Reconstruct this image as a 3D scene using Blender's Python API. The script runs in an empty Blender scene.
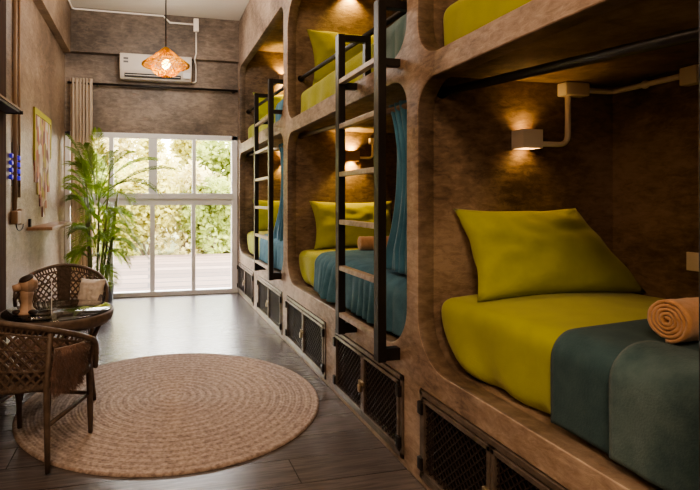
import bpy, bmesh, math, random
from mathutils import Vector, noise, Matrix
PI = math.pi
scene = bpy.context.scene
COL = scene.collection
random.seed(7)

# ------------------------------------------------------------------ materials
def _nodes(name):
    m = bpy.data.materials.new(name); m.use_nodes = True
    nt = m.node_tree; b = nt.nodes['Principled BSDF']
    return m, nt, b

def c4(c): return (c[0], c[1], c[2], 1)

def mat(name, col, rough=.6, var=None, scale=6, bump=0, bscale=60, metal=0, sheen=0, emit=None, estr=0, stretch=(1, 1, 1), spec=None, transl=0):
    m, nt, b = _nodes(name)
    L = nt.links.new
    b.inputs['Base Color'].default_value = c4(col)
    b.inputs['Roughness'].default_value = rough
    b.inputs['Metallic'].default_value = metal
    if spec is not None: b.inputs['Specular IOR Level'].default_value = spec
    if sheen: b.inputs['Sheen Weight'].default_value = sheen
    if emit:
        b.inputs['Emission Color'].default_value = c4(emit); b.inputs['Emission Strength'].default_value = estr
    tc = nt.nodes.new('ShaderNodeTexCoord'); mp = nt.nodes.new('ShaderNodeMapping')
    mp.inputs['Scale'].default_value = stretch
    L(tc.outputs['Object'], mp.inputs['Vector'])
    colout = None
    if var:
        n = nt.nodes.new('ShaderNodeTexNoise'); n.inputs['Scale'].default_value = scale; n.inputs['Detail'].default_value = 8
        n.inputs['Roughness'].default_value = .62
        r = nt.nodes.new('ShaderNodeValToRGB')
        r.color_ramp.elements[0].position = .32; r.color_ramp.elements[1].position = .68
        r.color_ramp.elements[0].color = c4(var); r.color_ramp.elements[1].color = c4(col)
        L(mp.outputs['Vector'], n.inputs['Vector']); L(n.outputs['Fac'], r.inputs['Fac']); L(r.outputs['Color'], b.inputs['Base Color'])
        colout = r.outputs['Color']
    if bump:
        n2 = nt.nodes.new('ShaderNodeTexNoise'); n2.inputs['Scale'].default_value = bscale; n2.inputs['Detail'].default_value = 4
        bp = nt.nodes.new('ShaderNodeBump'); bp.inputs['Strength'].default_value = bump; bp.inputs['Distance'].default_value = .01
        L(mp.outputs['Vector'], n2.inputs['Vector']); L(n2.outputs['Fac'], bp.inputs['Height']); L(bp.outputs['Normal'], b.inputs['Normal'])
    if transl:
        t = nt.nodes.new('ShaderNodeBsdfTranslucent'); mx = nt.nodes.new('ShaderNodeMixShader'); mx.inputs[0].default_value = transl
        t.inputs['Color'].default_value = c4(col)
        if colout: L(colout, t.inputs['Color'])
        L(b.outputs['BSDF'], mx.inputs[1]); L(t.outputs['BSDF'], mx.inputs[2])
        L(mx.outputs['Shader'], nt.nodes['Material Output'].inputs['Surface'])
    return m

def concrete(name, dark, mid, light, scale=1.6, rough=.62, bump=.25):
    m, nt, b = _nodes(name); L = nt.links.new
    tc = nt.nodes.new('ShaderNodeTexCoord')
    n1 = nt.nodes.new('ShaderNodeTexNoise'); n1.inputs['Scale'].default_value = scale; n1.inputs['Detail'].default_value = 10
    n1.inputs['Roughness'].default_value = .65; n1.inputs['Distortion'].default_value = .2
    mp = nt.nodes.new('ShaderNodeMapping'); mp.inputs['Scale'].default_value = (1, 1, 2.6)
    n2 = nt.nodes.new('ShaderNodeTexNoise'); n2.inputs['Scale'].default_value = scale * 9; n2.inputs['Detail'].default_value = 8; n2.inputs['Roughness'].default_value = .7
    n2.inputs['Distortion'].default_value = .5
    mx = nt.nodes.new('ShaderNodeMath'); mx.operation = 'MULTIPLY_ADD'; mx.inputs[1].default_value = .55
    r = nt.nodes.new('ShaderNodeValToRGB'); e = r.color_ramp.elements
    e[0].position = .61; e[1].position = .95
    e[0].color = c4(dark); e[1].color = c4(light)
    k = e.new(.775); k.color = c4(mid)
    L(tc.outputs['Object'], mp.inputs['Vector']); L(tc.outputs['Object'], n1.inputs['Vector']); L(mp.outputs['Vector'], n2.inputs['Vector'])
    L(n2.outputs['Fac'], mx.inputs[0]); L(n1.outputs['Fac'], mx.inputs[2]); L(mx.outputs[0], r.inputs['Fac'])
    L(r.outputs['Color'], b.inputs['Base Color'])
    bp = nt.nodes.new('ShaderNodeBump'); bp.inputs['Strength'].default_value = bump; bp.inputs['Distance'].default_value = .02
    L(n2.outputs['Fac'], bp.inputs['Height']); L(bp.outputs['Normal'], b.inputs['Normal'])
    b.inputs['Roughness'].default_value = rough
    return m

def plank_mat(name, c1, c2, mortar, width, row, rough, rot=0, bump=.15, spec=.5, gap=.003):
    m, nt, b = _nodes(name); L = nt.links.new
    tc = nt.nodes.new('ShaderNodeTexCoord'); mp = nt.nodes.new('ShaderNodeMapping'); mp.inputs['Rotation'].default_value = (0, 0, rot)
    br = nt.nodes.new('ShaderNodeTexBrick'); br.inputs['Scale'].default_value = 1
    br.inputs['Brick Width'].default_value = width; br.inputs['Row Height'].default_value = row; br.inputs['Mortar Size'].default_value = gap
    br.inputs['Color1'].default_value = c4(c1); br.inputs['Color2'].default_value = c4(c2); br.inputs['Mortar'].default_value = c4(mortar)
    mp2 = nt.nodes.new('ShaderNodeMapping'); mp2.inputs['Rotation'].default_value = (0, 0, rot); mp2.inputs['Scale'].default_value = (1.5, 22, 1)
    n = nt.nodes.new('ShaderNodeTexNoise'); n.inputs['Scale'].default_value = 3; n.inputs['Detail'].default_value = 8; n.inputs['Distortion'].default_value = .8
    mx = nt.nodes.new('ShaderNodeMix'); mx.data_type = 'RGBA'; mx.blend_type = 'MULTIPLY'; mx.inputs[0].default_value = .75
    rr = nt.nodes.new('ShaderNodeValToRGB'); rr.color_ramp.elements[0].position = .3; rr.color_ramp.elements[1].position = .65
    rr.color_ramp.elements[0].color = (.42, .42, .42, 1); rr.color_ramp.elements[1].color = (1.25, 1.2, 1.15, 1)
    L(tc.outputs['Object'], mp.inputs['Vector']); L(tc.outputs['Object'], mp2.inputs['Vector'])
    L(mp.outputs['Vector'], br.inputs['Vector']); L(mp2.outputs['Vector'], n.inputs['Vector']); L(n.outputs['Fac'], rr.inputs['Fac'])
    L(br.outputs['Color'], mx.inputs[6]); L(rr.outputs['Color'], mx.inputs[7]); L(mx.outputs[2], b.inputs['Base Color'])
    bp = nt.nodes.new('ShaderNodeBump'); bp.inputs['Strength'].default_value = bump; bp.inputs['Distance'].default_value = .004
    L(n.outputs['Fac'], bp.inputs['Height']); L(bp.outputs['Normal'], b.inputs['Normal'])
    b.inputs['Roughness'].default_value = rough; b.inputs['Specular IOR Level'].default_value = spec
    return m

def glass_mat(name, tint=(1, 1, 1), refl=.12):
    m = bpy.data.materials.new(name); m.use_nodes = True; nt = m.node_tree; nt.nodes.clear(); L = nt.links.new
    o = nt.nodes.new('ShaderNodeOutputMaterial'); t = nt.nodes.new('ShaderNodeBsdfTransparent'); g = nt.nodes.new('ShaderNodeBsdfGlossy')
    g.inputs['Roughness'].default_value = .02; t.inputs['Color'].default_value = c4(tint)
    f = nt.nodes.new('ShaderNodeFresnel'); f.inputs['IOR'].default_value = 1.0 + refl * 4
    mx = nt.nodes.new('ShaderNodeMixShader')
    L(f.outputs['Fac'], mx.inputs[0]); L(t.outputs['BSDF'], mx.inputs[1]); L(g.outputs['BSDF'], mx.inputs[2]); L(mx.outputs['Shader'], o.inputs['Surface'])
    return m

def jute_mat(name):
    m, nt, b = _nodes(name); L = nt.links.new
    tc = nt.nodes.new('ShaderNodeTexCoord')
    w = nt.nodes.new('ShaderNodeTexWave'); w.wave_type = 'RINGS'; w.rings_direction = 'Z'; w.inputs['Scale'].default_value = 6.5; w.inputs['Distortion'].default_value = 1.2
    w.inputs['Detail'].default_value = 3; w.inputs['Detail Scale'].default_value = 2
    n = nt.nodes.new('ShaderNodeTexNoise'); n.inputs['Scale'].default_value = 55; n.inputs['Detail'].default_value = 5
    ad = nt.nodes.new('ShaderNodeMath'); ad.operation = 'MULTIPLY_ADD'; ad.inputs[1].default_value = .16
    r = nt.nodes.new('ShaderNodeValToRGB'); e = r.color_ramp.elements
    e[0].position = .35; e[1].position = .95; e[0].color = c4((.25, .19, .165)); e[1].color = c4((.68, .555, .485))
    L(tc.outputs['Object'], w.inputs['Vector']); L(tc.outputs['Object'], n.inputs['Vector'])
    L(w.outputs['Fac'], ad.inputs[0]); L(n.outputs['Fac'], ad.inputs[2]); L(ad.outputs[0], r.inputs['Fac']); L(r.outputs['Color'], b.inputs['Base Color'])
    b.inputs['Roughness'].default_value = .9
    bp = nt.nodes.new('ShaderNodeBump'); bp.inputs['Strength'].default_value = .6; bp.inputs['Distance'].default_value = .006
    L(n.outputs['Fac'], bp.inputs['Height']); L(bp.outputs['Normal'], b.inputs['Normal'])
    return m

def fabric_mat(name, col, dark, scale=9, rough=.85, sheen=.3, weave=350):
    m = mat(name, col, rough, var=dark, scale=scale, bump=.25, bscale=weave, sheen=sheen, spec=.2)
    return m

def patch_mat(name):
    m, nt, b = _nodes(name); L = nt.links.new
    tc = nt.nodes.new('ShaderNodeTexCoord'); v = nt.nodes.new('ShaderNodeTexVoronoi'); v.inputs['Scale'].default_value = 11
    mp = nt.nodes.new('ShaderNodeMapping'); mp.inputs['Scale'].default_value = (1, 1.3, .8)
    r = nt.nodes.new('ShaderNodeValToRGB'); r.color_ramp.interpolation = 'CONSTANT'; e = r.color_ramp.elements
    cols = [(0, (.40, .16, .10)), (.16, (.62, .48, .36)), (.32, (.33, .22, .14)), (.46, (.58, .30, .20)), (.6, (.70, .62, .50)), (.74, (.45, .36, .12)), (.88, (.25, .13, .12))]
    e[0].color = c4(cols[0][1]); e[1].position = cols[1][0]; e[1].color = c4(cols[1][1])
    for p, c in cols[2:]:
        k = e.new(p); k.color = c4(c)
    s = nt.nodes.new('ShaderNodeSeparateColor')
    L(tc.outputs['Object'], mp.inputs['Vector']); L(mp.outputs['Vector'], v.inputs['Vector']); L(v.outputs['Color'], s.inputs['Color']); L(s.outputs[0], r.inputs['Fac'])
    L(r.outputs['Color'], b.inputs['Base Color']); b.inputs['Roughness'].default_value = .85
    return m

M = {}
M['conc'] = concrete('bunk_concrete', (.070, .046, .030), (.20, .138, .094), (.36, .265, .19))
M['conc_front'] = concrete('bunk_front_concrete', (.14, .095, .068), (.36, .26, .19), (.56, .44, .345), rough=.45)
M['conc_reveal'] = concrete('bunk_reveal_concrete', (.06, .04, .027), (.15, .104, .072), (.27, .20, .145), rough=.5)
M['wall'] = concrete('wall_plaster', (.085, .066, .052), (.18, .138, .108), (.33, .26, .205), scale=1.2, rough=.5)
M['wall_l'] = concrete('left_wall_plaster', (.13, .085, .055), (.26, .175, .115), (.40, .29, .20), scale=1.2, rough=.38)
M['ceil'] = mat('ceiling_paint', (.80, .72, .62), .85, var=(.74, .66, .56), scale=2)
M['floor'] = plank_mat('floor_planks', (.110, .094, .092), (.142, .121, .118), (.03, .024, .022), 1.25, .205, .27, spec=1.0)
M['deck'] = plank_mat('deck_boards', (.085, .050, .032), (.22, .145, .10), (.03, .018, .012), 4.2, .42, .75, gap=.035)
M['soil'] = mat('garden_soil', (.22, .22, .09), .95, var=(.12, .13, .05), scale=3)
M['black'] = mat('black_steel', (.009, .0075, .007), .42, var=(.016, .012, .010), scale=14, bump=.05)
M['rung'] = mat('worn_lit_steel', (.55, .46, .39), .4, var=(.26, .20, .16), scale=20, metal=.2)  # worn steel, its pale base painting in the light on the rung tops
M['frame_steel'] = mat('cabinet_steel', (.27, .225, .19), .3, var=(.15, .12, .10), scale=18, metal=.5)
M['rod_steel'] = mat('rod_steel', (.34, .28, .23), .3, var=(.22, .18, .15), scale=12, metal=.6)
M['mesh'] = mat('expanded_metal', (.045, .032, .026), .45, metal=.3)
M['inside'] = mat('cabinet_shade', (.015, .012, .01), .9)
M['brass'] = mat('brass_latch', (.45, .36, .24), .35, metal=.8)
M['lime'] = fabric_mat('lime_cotton', (.43, .455, .018), (.36, .38, .012))
M['teal'] = fabric_mat('teal_fleece', (.060, .115, .130), (.036, .080, .094), scale=14, weave=180, sheen=.1)
M['teal2'] = fabric_mat('teal_fleece_top', (.14, .215, .22), (.034, .082, .094), scale=5, weave=180, sheen=.15)
M['blue'] = fabric_mat('blue_fleece', (.10, .24, .33), (.05, .145, .21), scale=10, weave=180, sheen=.1)
M['curt'] = fabric_mat('blue_curtain_cotton', (.10, .28, .41), (.055, .18, .275), scale=5)
M['curt_up'] = fabric_mat('teal_curtain_cotton', (.12, .22, .22), (.08, .15, .155), scale=5)
M['towel'] = fabric_mat('orange_terry', (.70, .41, .23), (.58, .32, .16), scale=40, weave=220, sheen=.5)
M['linen'] = mat('beige_linen', (.72, .60, .48), .9, var=(.60, .49, .38), scale=9, stretch=(3, 3, .3), transl=.25)
M['white'] = mat('white_paint', (.72, .69, .66), .4)
M['white_frame'] = mat('white_window_frame', (.90, .90, .93), .35)
M['plastic'] = mat('white_plastic', (.90, .82, .74), .4)
M['ac'] = mat('ac_plastic', (.66, .59, .52), .35)
M['dark'] = mat('dark_slot', (.02, .018, .016), .6)
M['grey'] = mat('grey_print', (.16, .15, .15), .6)
M['pipe_brown'] = mat('brown_conduit', (.36, .25, .17), .6)
M['wood_dark'] = mat('dark_wood', (.085, .045, .028), .85, var=(.05, .026, .016), scale=5, stretch=(6, 6, .5), spec=.1)
M['wood_shelf'] = mat('shelf_wood', (.36, .23, .15), .5, var=(.25, .15, .09), scale=6, stretch=(6, .6, 6))
M['rattan'] = mat('brown_rattan', (.165, .118, .090), .5, var=(.085, .060, .046), scale=25, bump=.2, bscale=120)
M['rattan_seat'] = mat('woven_seat', (.13, .092, .070), .7, var=(.06, .042, .032), scale=45, bump=.8, bscale=90)
M['cushion'] = fabric_mat('cream_cushion', (.80, .74, .68), (.72, .66, .60))
M['fur'] = mat('brown_fur', (.24, .145, .115), .9, var=(.13, .078, .06), scale=20, sheen=.4)
M['figure'] = mat('tan_clay', (.58, .40, .29), .5, var=(.44, .29, .20), scale=9)
M['figure_dark'] = mat('dark_clay', (.035, .022, .018), .5)
M['jute'] = jute_mat('braided_jute')
M['glass'] = glass_mat('window_glass', (1, 1, 1), .06)
M['table_glass'] = glass_mat('table_glass', (.80, .84, .82), .26)
M['acrylic'] = glass_mat('clear_acrylic', (.93, .93, .93), .12)
M['patch'] = patch_mat('patchwork_cloth')
M['patch_edge'] = mat('yellow_border', (.42, .38, .05), .8)
M['led'] = mat('blue_led', (.08, .05, .6), .3, emit=(.10, .06, 1.0), estr=.22)
M['led_off'] = mat('blue_bead', (.06, .04, .35), .3, emit=(.08, .04, .7), estr=.2)
M['straw'] = mat('orange_straw', (.86, .54, .07), .6, var=(.62, .34, .03), scale=30, transl=.35)
M['bulb'] = mat('warm_bulb', (1, .8, .5), .4, emit=(1, .62, .18), estr=14)
M['lampglow'] = mat('lamp_lens', (1, .8, .5), .4, emit=(1, .6, .25), estr=10)
M['pot'] = mat('black_pot', (.03, .026, .024), .5)
M['palm'] = mat('palm_leaf', (.22, .32, .06), .45, var=(.09, .16, .03), scale=3, transl=.45)
M['palm2'] = mat('palm_leaf_bright', (.30, .44, .05), .45, var=(.18, .32, .03), scale=3, transl=.5)
M['cane'] = mat('palm_cane', (.22, .24, .08), .5, var=(.13, .12, .05), scale=9)
M['bark'] = mat('tree_bark', (.25, .19, .13), .9, var=(.14, .10, .07), scale=12)
LEAF = [mat('leaf_%s' % n, c, .6, var=d, scale=1.2, transl=.5) for n, c, d in (
    ('yellow_green', (.66, .60, .20), (.40, .38, .09)), ('fresh_green', (.45, .49, .14), (.25, .31, .07)),
    ('olive', (.46, .42, .16), (.29, .27, .09)), ('pale', (.74, .66, .34), (.50, .45, .20)))]

# ------------------------------------------------------------------ mesh building
class MB:
    def __init__(s): s.v = []; s.f = []; s.sm = []
    def add(s, vs, fs, smooth=False):
        o = len(s.v); s.v += [tuple(p) for p in vs]
        for f in fs: s.f.append(tuple(i + o for i in f)); s.sm.append(smooth)
        return s
    def box(s, x0, x1, y0, y1, z0, z1):
        vs = [(x, y, z) for z in (z0, z1) for y in (y0, y1) for x in (x0, x1)]
        return s.add(vs, [(0, 2, 3, 1), (4, 5, 7, 6), (0, 1, 5, 4), (2, 6, 7, 3), (0, 4, 6, 2), (1, 3, 7, 5)])
    def rbox(s, x0, x1, y0, y1, z0, z1, r=.01, n=(1, 1, 1), arc=3, fn=None):
        """rounded box, surface split into a grid"""
        def axis(a, b, k):
            pts = [a + r * (1 - math.cos(i / arc * PI / 2)) for i in range(arc)]
            pts += [a + r + (b - a - 2 * r) * i / k for i in range(k + 1)]
            pts += [b - r + r * math.sin((i + 1) / arc * PI / 2) for i in range(arc)]
            return pts
        ax = [axis(x0, x1, n[0]), axis(y0, y1, n[1]), axis(z0, z1, n[2])]
        lo = (x0 + r, y0 + r, z0 + r); hi = (x1 - r, y1 - r, z1 - r)
        idx = {}; vs = []; fs = []
        def vid(i, j, k):
            key = (i, j, k)
            if key in idx: return idx[key]
            p = Vector((ax[0][i], ax[1][j], ax[2][k]))
            q = Vector([min(max(p[t], lo[t]), hi[t]) for t in range(3)])
            d = p - q
            if d.length > 1e-9: p = q + d.normalized() * r
            if fn: p = Vector(fn(p))
            idx[key] = len(vs); vs.append(tuple(p)); return idx[key]
        N = [len(a) - 1 for a in ax]
        for i in range(N[0]):
            for j in range(N[1]):
                fs.append((vid(i, j, 0), vid(i, j + 1, 0), vid(i + 1, j + 1, 0), vid(i + 1, j, 0)))
                fs.append((vid(i, j, N[2]), vid(i + 1, j, N[2]), vid(i + 1, j + 1, N[2]), vid(i, j + 1, N[2])))
        for i in range(N[0]):
            for k in range(N[2]):
                fs.append((vid(i, 0, k), vid(i + 1, 0, k), vid(i + 1, 0, k + 1), vid(i, 0, k + 1)))
                fs.append((vid(i, N[1], k), vid(i, N[1], k + 1), vid(i + 1, N[1], k + 1), vid(i + 1, N[1], k)))
        for j in range(N[1]):
            for k in range(N[2]):
                fs.append((vid(0, j, k), vid(0, j, k + 1), vid(0, j + 1, k + 1), vid(0, j + 1, k)))
                fs.append((vid(N[0], j, k), vid(N[0], j + 1, k), vid(N[0], j + 1, k + 1), vid(N[0], j, k + 1)))
        return s.add(vs, fs, True)
    def tube(s, pts, r, n=8, caps=True, closed=False):
        pts = [Vector(p) for p in pts]; m = len(pts)
        rs = r if isinstance(r, (list, tuple)) else [r] * m
        up = None; vs = []; fs = []
        for i, p in enumerate(pts):
            if closed: t = pts[(i + 1) % m] - pts[i - 1]
            else: t = pts[min(i + 1, m - 1)] - pts[max(i - 1, 0)]
            t.normalize()
            if up is None:
                up = Vector((0, 0, 1)) if abs(t.z) < .9 else Vector((1, 0, 0))
            a = t.cross(up)
            if a.length < 1e-5: a = t.cross(Vector((1, 0.3, 0)))
            a.normalize(); up = a.cross(t).normalized()
            for k in range(n):
                an = 2 * PI * k / n
                vs.append(tuple(p + (a * math.cos(an) + up * math.sin(an)) * rs[i]))
        for i in range(m if closed else m - 1):
            j = (i + 1) % m
            for k in range(n):
                fs.append((i * n + k, i * n + (k + 1) % n, j * n + (k + 1) % n, j * n + k))
        if caps and not closed:
            fs.append(tuple(range(n - 1, -1, -1))); fs.append(tuple((m - 1) * n + k for k in range(n)))
        return s.add(vs, fs, n > 5)
    def cyl(s, p0, p1, r, n=16): return s.tube([p0, p1], r, n)
    def bar(s, p0, p1, w, t, up=(0, 0, 1)):
        p0, p1 = Vector(p0), Vector(p1); d = (p1 - p0).normalized(); a = d.cross(Vector(up)).normalized(); u = a.cross(d)
        vs = [tuple(p + a * (i * w / 2) + u * (j * t / 2)) for p in (p0, p1) for i, j in ((-1, -1), (1, -1), (1, 1), (-1, 1))]
        return s.add(vs, [(3, 2, 1, 0), (4, 5, 6, 7), (0, 1, 5, 4), (1, 2, 6, 5), (2, 3, 7, 6), (3, 0, 4, 7)])
    def lathe(s, prof, c=(0, 0, 0), n=24, smooth=True, arc=None):
        vs = []; fs = []; m = len(prof)
        for r, z in prof:
            for k in range(n):
                a = 2 * PI * k / n; vs.append((c[0] + r * math.cos(a), c[1] + r * math.sin(a), c[2] + z))
        for i in range(m - 1):
            for k in range(n): fs.append((i * n + k, i * n + (k + 1) % n, (i + 1) * n + (k + 1) % n, (i + 1) * n + k))
        return s.add(vs, fs, smooth)
    def grid(s, nu, nv, fn, smooth=True):
        vs = [tuple(fn(i / nu, j / nv)) for i in range(nu + 1) for j in range(nv + 1)]
        fs = [(i * (nv + 1) + j, (i + 1) * (nv + 1) + j, (i + 1) * (nv + 1) + j + 1, i * (nv + 1) + j + 1) for i in range(nu) for j in range(nv)]
        return s.add(vs, fs, smooth)
    def ball(s, c, r, n=12, sc=(1, 1, 1)):
        prof = [(max(r * math.sin(PI * i / n), 1e-5), -r * math.cos(PI * i / n)) for i in range(n + 1)]
        t = MB().lathe(prof, n=n * 2)
        return s.add([(c[0] + p[0] * sc[0], c[1] + p[1] * sc[1], c[2] + p[2] * sc[2]) for p in t.v], t.f, True)
    def xf(s, mtx):
        s.v = [tuple(mtx @ Vector(p)) for p in s.v]; return s
    def build(s, name, m, parent=None, label=None, world=True, solid=0, bevel=0, fixn=True):
        off = Vector((0, 0, 0))
        if parent is not None and world:
            q = parent
            while q is not None: off += q.location; q = q.parent
        me = bpy.data.meshes.new(name)
        me.from_pydata([tuple(Vector(p) - off) for p in s.v], [], s.f)
        me.polygons.foreach_set('use_smooth', s.sm)
        me.materials.append(m)
        if fixn:
            bm = bmesh.new(); bm.from_mesh(me); bmesh.ops.recalc_face_normals(bm, faces=bm.faces); bm.to_mesh(me); bm.free()
        o = bpy.data.objects.new(name, me); COL.objects.link(o)
        if parent is not None: o.parent = parent
        if label: o['label'] = label
        if solid:
            md = o.modifiers.new('thick', 'SOLIDIFY'); md.thickness = solid; md.offset = 0
        if bevel:
            md = o.modifiers.new('edge', 'BEVEL'); md.width = bevel; md.segments = 2; md.limit_method = 'ANGLE'
        return o

def tag(o, label=None, cat=None, group=None, kind=None):
    if label: o['label'] = label
    if cat: o['category'] = cat
    if group: o['group'] = group
    if kind: o['kind'] = kind
    return o
def thing(name, label, cat, loc=(0, 0, 0), rz=0, group=None):
    o = bpy.data.objects.new(name, None); COL.objects.link(o); o.empty_display_size = .1
    o.location = loc; o.rotation_euler = (0, 0, rz)
    return tag(o, label, cat, group)
def structure(mb, name, m, parent=None, bevel=0):
    o = mb.build(name, m, parent, bevel=bevel)
    if parent is None: o['kind'] = 'structure'
    return o
def dup(src, label, loc=None, rz=None):
    r = src.copy(); COL.objects.link(r); r['label'] = label
    if loc is not None: r.location = loc
    if rz is not None: r.rotation_euler = (0, 0, rz)
    for ch in list(src.children):
        c = ch.copy(); COL.objects.link(c); c.parent = r
        for g in list(ch.children):
            d = g.copy(); COL.objects.link(d); d.parent = c
    return r
def nz(x, y, z, s=1.0): return noise.noise(Vector((x * s, y * s, z * s)))

# ------------------------------------------------------------------ dimensions
XB, XI, XK = 1.112, 1.192, 2.13        # bunk front face, its inner face, back wall
XL = -1.0                              # left wall
YE = 6.50                              # end wall
ZC = 3.50
D1 = (1.95, 2.05); D2 = (4.05, 4.19); YN = -.15

# ------------------------------------------------------------------ the setting
structure(MB().box(XL - .1, XB + .2, -2.6, YE + .12, -.06, 0), 'floor', M['floor'])
structure(MB().box(XL - .1, XK + .2, -2.6, YE + .12, ZC, ZC + .08), 'ceiling', M['ceil'])
structure(MB().box(XL - .1, XL, -2.6, YE + .12, 0, ZC), 'wall_left', M['wall_l'])
structure(MB().box(XL, XL + .08, -2.5, YE - .1, 2.95, ZC), 'trim_1', M['wall_l'])
structure(MB().box(XL, XK, YE, YE + .12, 2.03, ZC), 'wall_end', M['wall'])
structure(MB().box(XL, XB, YE - .1, YE, 2.975, ZC), 'trim_2', M['wall'])
structure(MB().box(XB, XK + .1, YE, YE + .12, 0, 2.03), 'wall_end_bunk_side', M['wall'])
structure(MB().box(XL - .1, XK + .2, -2.7, -2.6, 0, ZC), 'wall_back', M['wall'])
structure(MB().box(XB, XB + .1, -2.6, YN - .15, 0, ZC), 'wall_right', M['wall'])
structure(MB().box(XL, -.855, 2.9, 3.38, 0, 2.95), 'trim_3', M['wood_dark'], bevel=.006)

# window: white frame, four panes over four
win = thing('window_1', None, None, (0, YE + .05, 0)); win['kind'] = 'structure'
wy0, wy1 = YE - .02, YE + .06
fr = MB()
WX0, WX1 = XL + .005, XB - .005
fr.box(WX0, WX1, wy0, wy1, 1.97, 2.03); fr.box(WX0, WX1, wy0 - .02, wy1, 0, .055)
fr.box(WX0, WX0 + .06, wy0, wy1, 0, 2.03); fr.box(WX1 - .075, WX1, wy0, wy1, 0, 2.03)
fr.build('window_frame', M['white_frame'], win, bevel=.004)
tb = MB(); tb.box(WX0 + .06, WX1 - .075, wy0 - .015, wy1, 1.215, 1.285); tb.box(WX0 + .06, WX1 - .075, wy0 + .01, wy1, 1.135, 1.215)
tb.build('transom_bar', M['white_frame'], win, bevel=.004)
xs_u = (-.463, .035, .548); xs_l = (-.465, .03, .54)
for x, w in zip(xs_u, (.055, .105, .045)):
    MB().box(x - w / 2, x + w / 2, wy0 + .005, wy1 - .01, 1.285, 1.97).build('mullion', M['white_frame'], win, bevel=.003)
for x, w in zip(xs_l, (.05, .058, .05)):
    MB().box(x - w / 2, x + w / 2, wy0 + .005, wy1 - .01, .055, 1.135).build('mullion', M['white_frame'], win, bevel=.003)
eu = [WX0 + .06] + list(xs_u) + [WX1 - .075]; el = [WX0 + .06] + list(xs_l) + [WX1 - .075]
for a, b in zip(eu, eu[1:]): MB().box(a + .01, b - .01, YE + .022, YE + .028, 1.28, 1.975).build('pane', M['glass'], win)
for a, b in zip(el, el[1:]): MB().box(a + .01, b - .01, YE + .022, YE + .028, .05, 1.14).build('pane', M['glass'], win)

# ------------------------------------------------------------------ concrete bunk block
bunk = thing('bunk_bed_block', 'long built-in concrete bunk bed block with rounded sleeping openings on two levels', 'bunk bed', (XB, 3.0, 0))

def panel_mesh():
    cu = bpy.data.curves.new('panel_outline', 'CURVE'); cu.dimensions = '2D'; cu.fill_mode = 'BOTH'
    cu.extrude = .04 - .006; cu.bevel_depth = .006; cu.bevel_resolution = 1; cu.offset = -.006
    def poly(pts):
        sp = cu.splines.new('POLY'); sp.points.add(len(pts) - 1)
        for q, p in zip(sp.points, pts): q.co = (p[0], p[1], 0, 1)
        sp.use_cyclic_u = True
    def rr(y0, y1, z0, z1, r, rt=None, n=12):
        rt = rt or r; out = []
        for cy, cz, a0, R in ((y1 - r, z0 + r, -PI / 2, r), (y1 - rt, z1 - rt, 0, rt), (y0 + rt, z1 - rt, PI / 2, rt), (y0 + r, z0 + r, PI, r)):
            for i in range(n + 1):
                a = a0 + PI / 2 * i / n; out.append((cy + R * math.cos(a), cz + R * math.sin(a)))
        return out
    poly([(YN - .15, 0), (YE - .001, 0), (YE - .001, ZC - .001), (YN - .15, ZC - .001)])
    bays = ((YN, D1[0]), (D1[1], D2[0]), (D2[1], 6.36))
    lift = (0, .06, .11)
    for (a, b), l in zip(bays, lift):
        poly(rr(a, b, .51 + l * .2, 1.70 + l * .8, .20, .13))
        poly(rr(a, b, 1.80 + l, 2.78 + l, .15, .24 if l < .08 else .12))
    for a, b in CABS: poly([(a, .03), (b, .03), (b, .405), (a, .405)])
    o = bpy.data.objects.new('tmp', cu); COL.objects.link(o)
    bpy.context.view_layer.update()
    me = bpy.data.meshes.new_from_object(o.evaluated_get(bpy.context.evaluated_depsgraph_get()))
    bpy.data.objects.remove(o)
    return me
CABS = [(-.05, .90), (1.0, 1.93), (2.075, 2.94), (3.11, 4.07), (4.22, 5.21), (5.45, 6.45)]
me = panel_mesh()
# curve plane (x=Y, y=Z, z=thickness)  ->  world
mt = Matrix(((0, 0, 1, XB + .04), (1, 0, 0, 0), (0, 1, 0, 0), (0, 0, 0, 1)))
me.transform(Matrix.Translation(-Vector(bunk.location)) @ mt)
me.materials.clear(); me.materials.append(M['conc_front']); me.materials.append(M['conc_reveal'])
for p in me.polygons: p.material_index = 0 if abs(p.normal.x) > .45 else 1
po = bpy.data.objects.new('front_panel', me); COL.objects.link(po); po.parent = bunk
for a, b in ((YN - .1, YN), D1, D2, (6.36, YE - .002)):
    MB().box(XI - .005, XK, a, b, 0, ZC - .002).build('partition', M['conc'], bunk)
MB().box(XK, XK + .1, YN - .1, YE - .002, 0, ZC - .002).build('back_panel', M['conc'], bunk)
for (a, b), l in zip(((YN, D1[0]), (D1[1], D2[0]), (D2[1], 6.36)), (0, .06, .11)):
    MB().box(XI - .01, XK, a, b, .44, .508).build('bed_base', M['conc'], bunk)
    MB().box(XI - .01, XK, a, b, 1.735 + l * .8, 1.80 + l).build('bed_base', M['conc'], bunk)
    MB().box(XI - .01, XK, a, b, 3.12, 3.2).build('bay_ceiling', M['conc'], bunk)

def fillet(yw, z0, r, x1, name='corner_fillet'):
    n = 10; prof = [(yw, z0)] + [(yw - r + r * math.cos(-PI / 2 + PI / 2 * i / n), z0 + r + r * math.sin(-PI / 2 + PI / 2 * i / n)) for i in range(n + 1)]
    k = len(prof); vs = [(x, a, b) for x in (XI - .01, x1) for a, b in prof]
    MB().add(vs, [tuple(range(k)), tuple(range(2 * k - 1, k - 1, -1))] + [(i, i + k, (i + 1) % k + k, (i + 1) % k) for i in range(k)]).build(name, M['conc_reveal'], bunk)
for yw, z0 in ((D1[0] + .001, .507), (D2[0] + .001, .507), (6.361, .507)): fillet(yw, z0, .20, 1.60)

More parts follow.
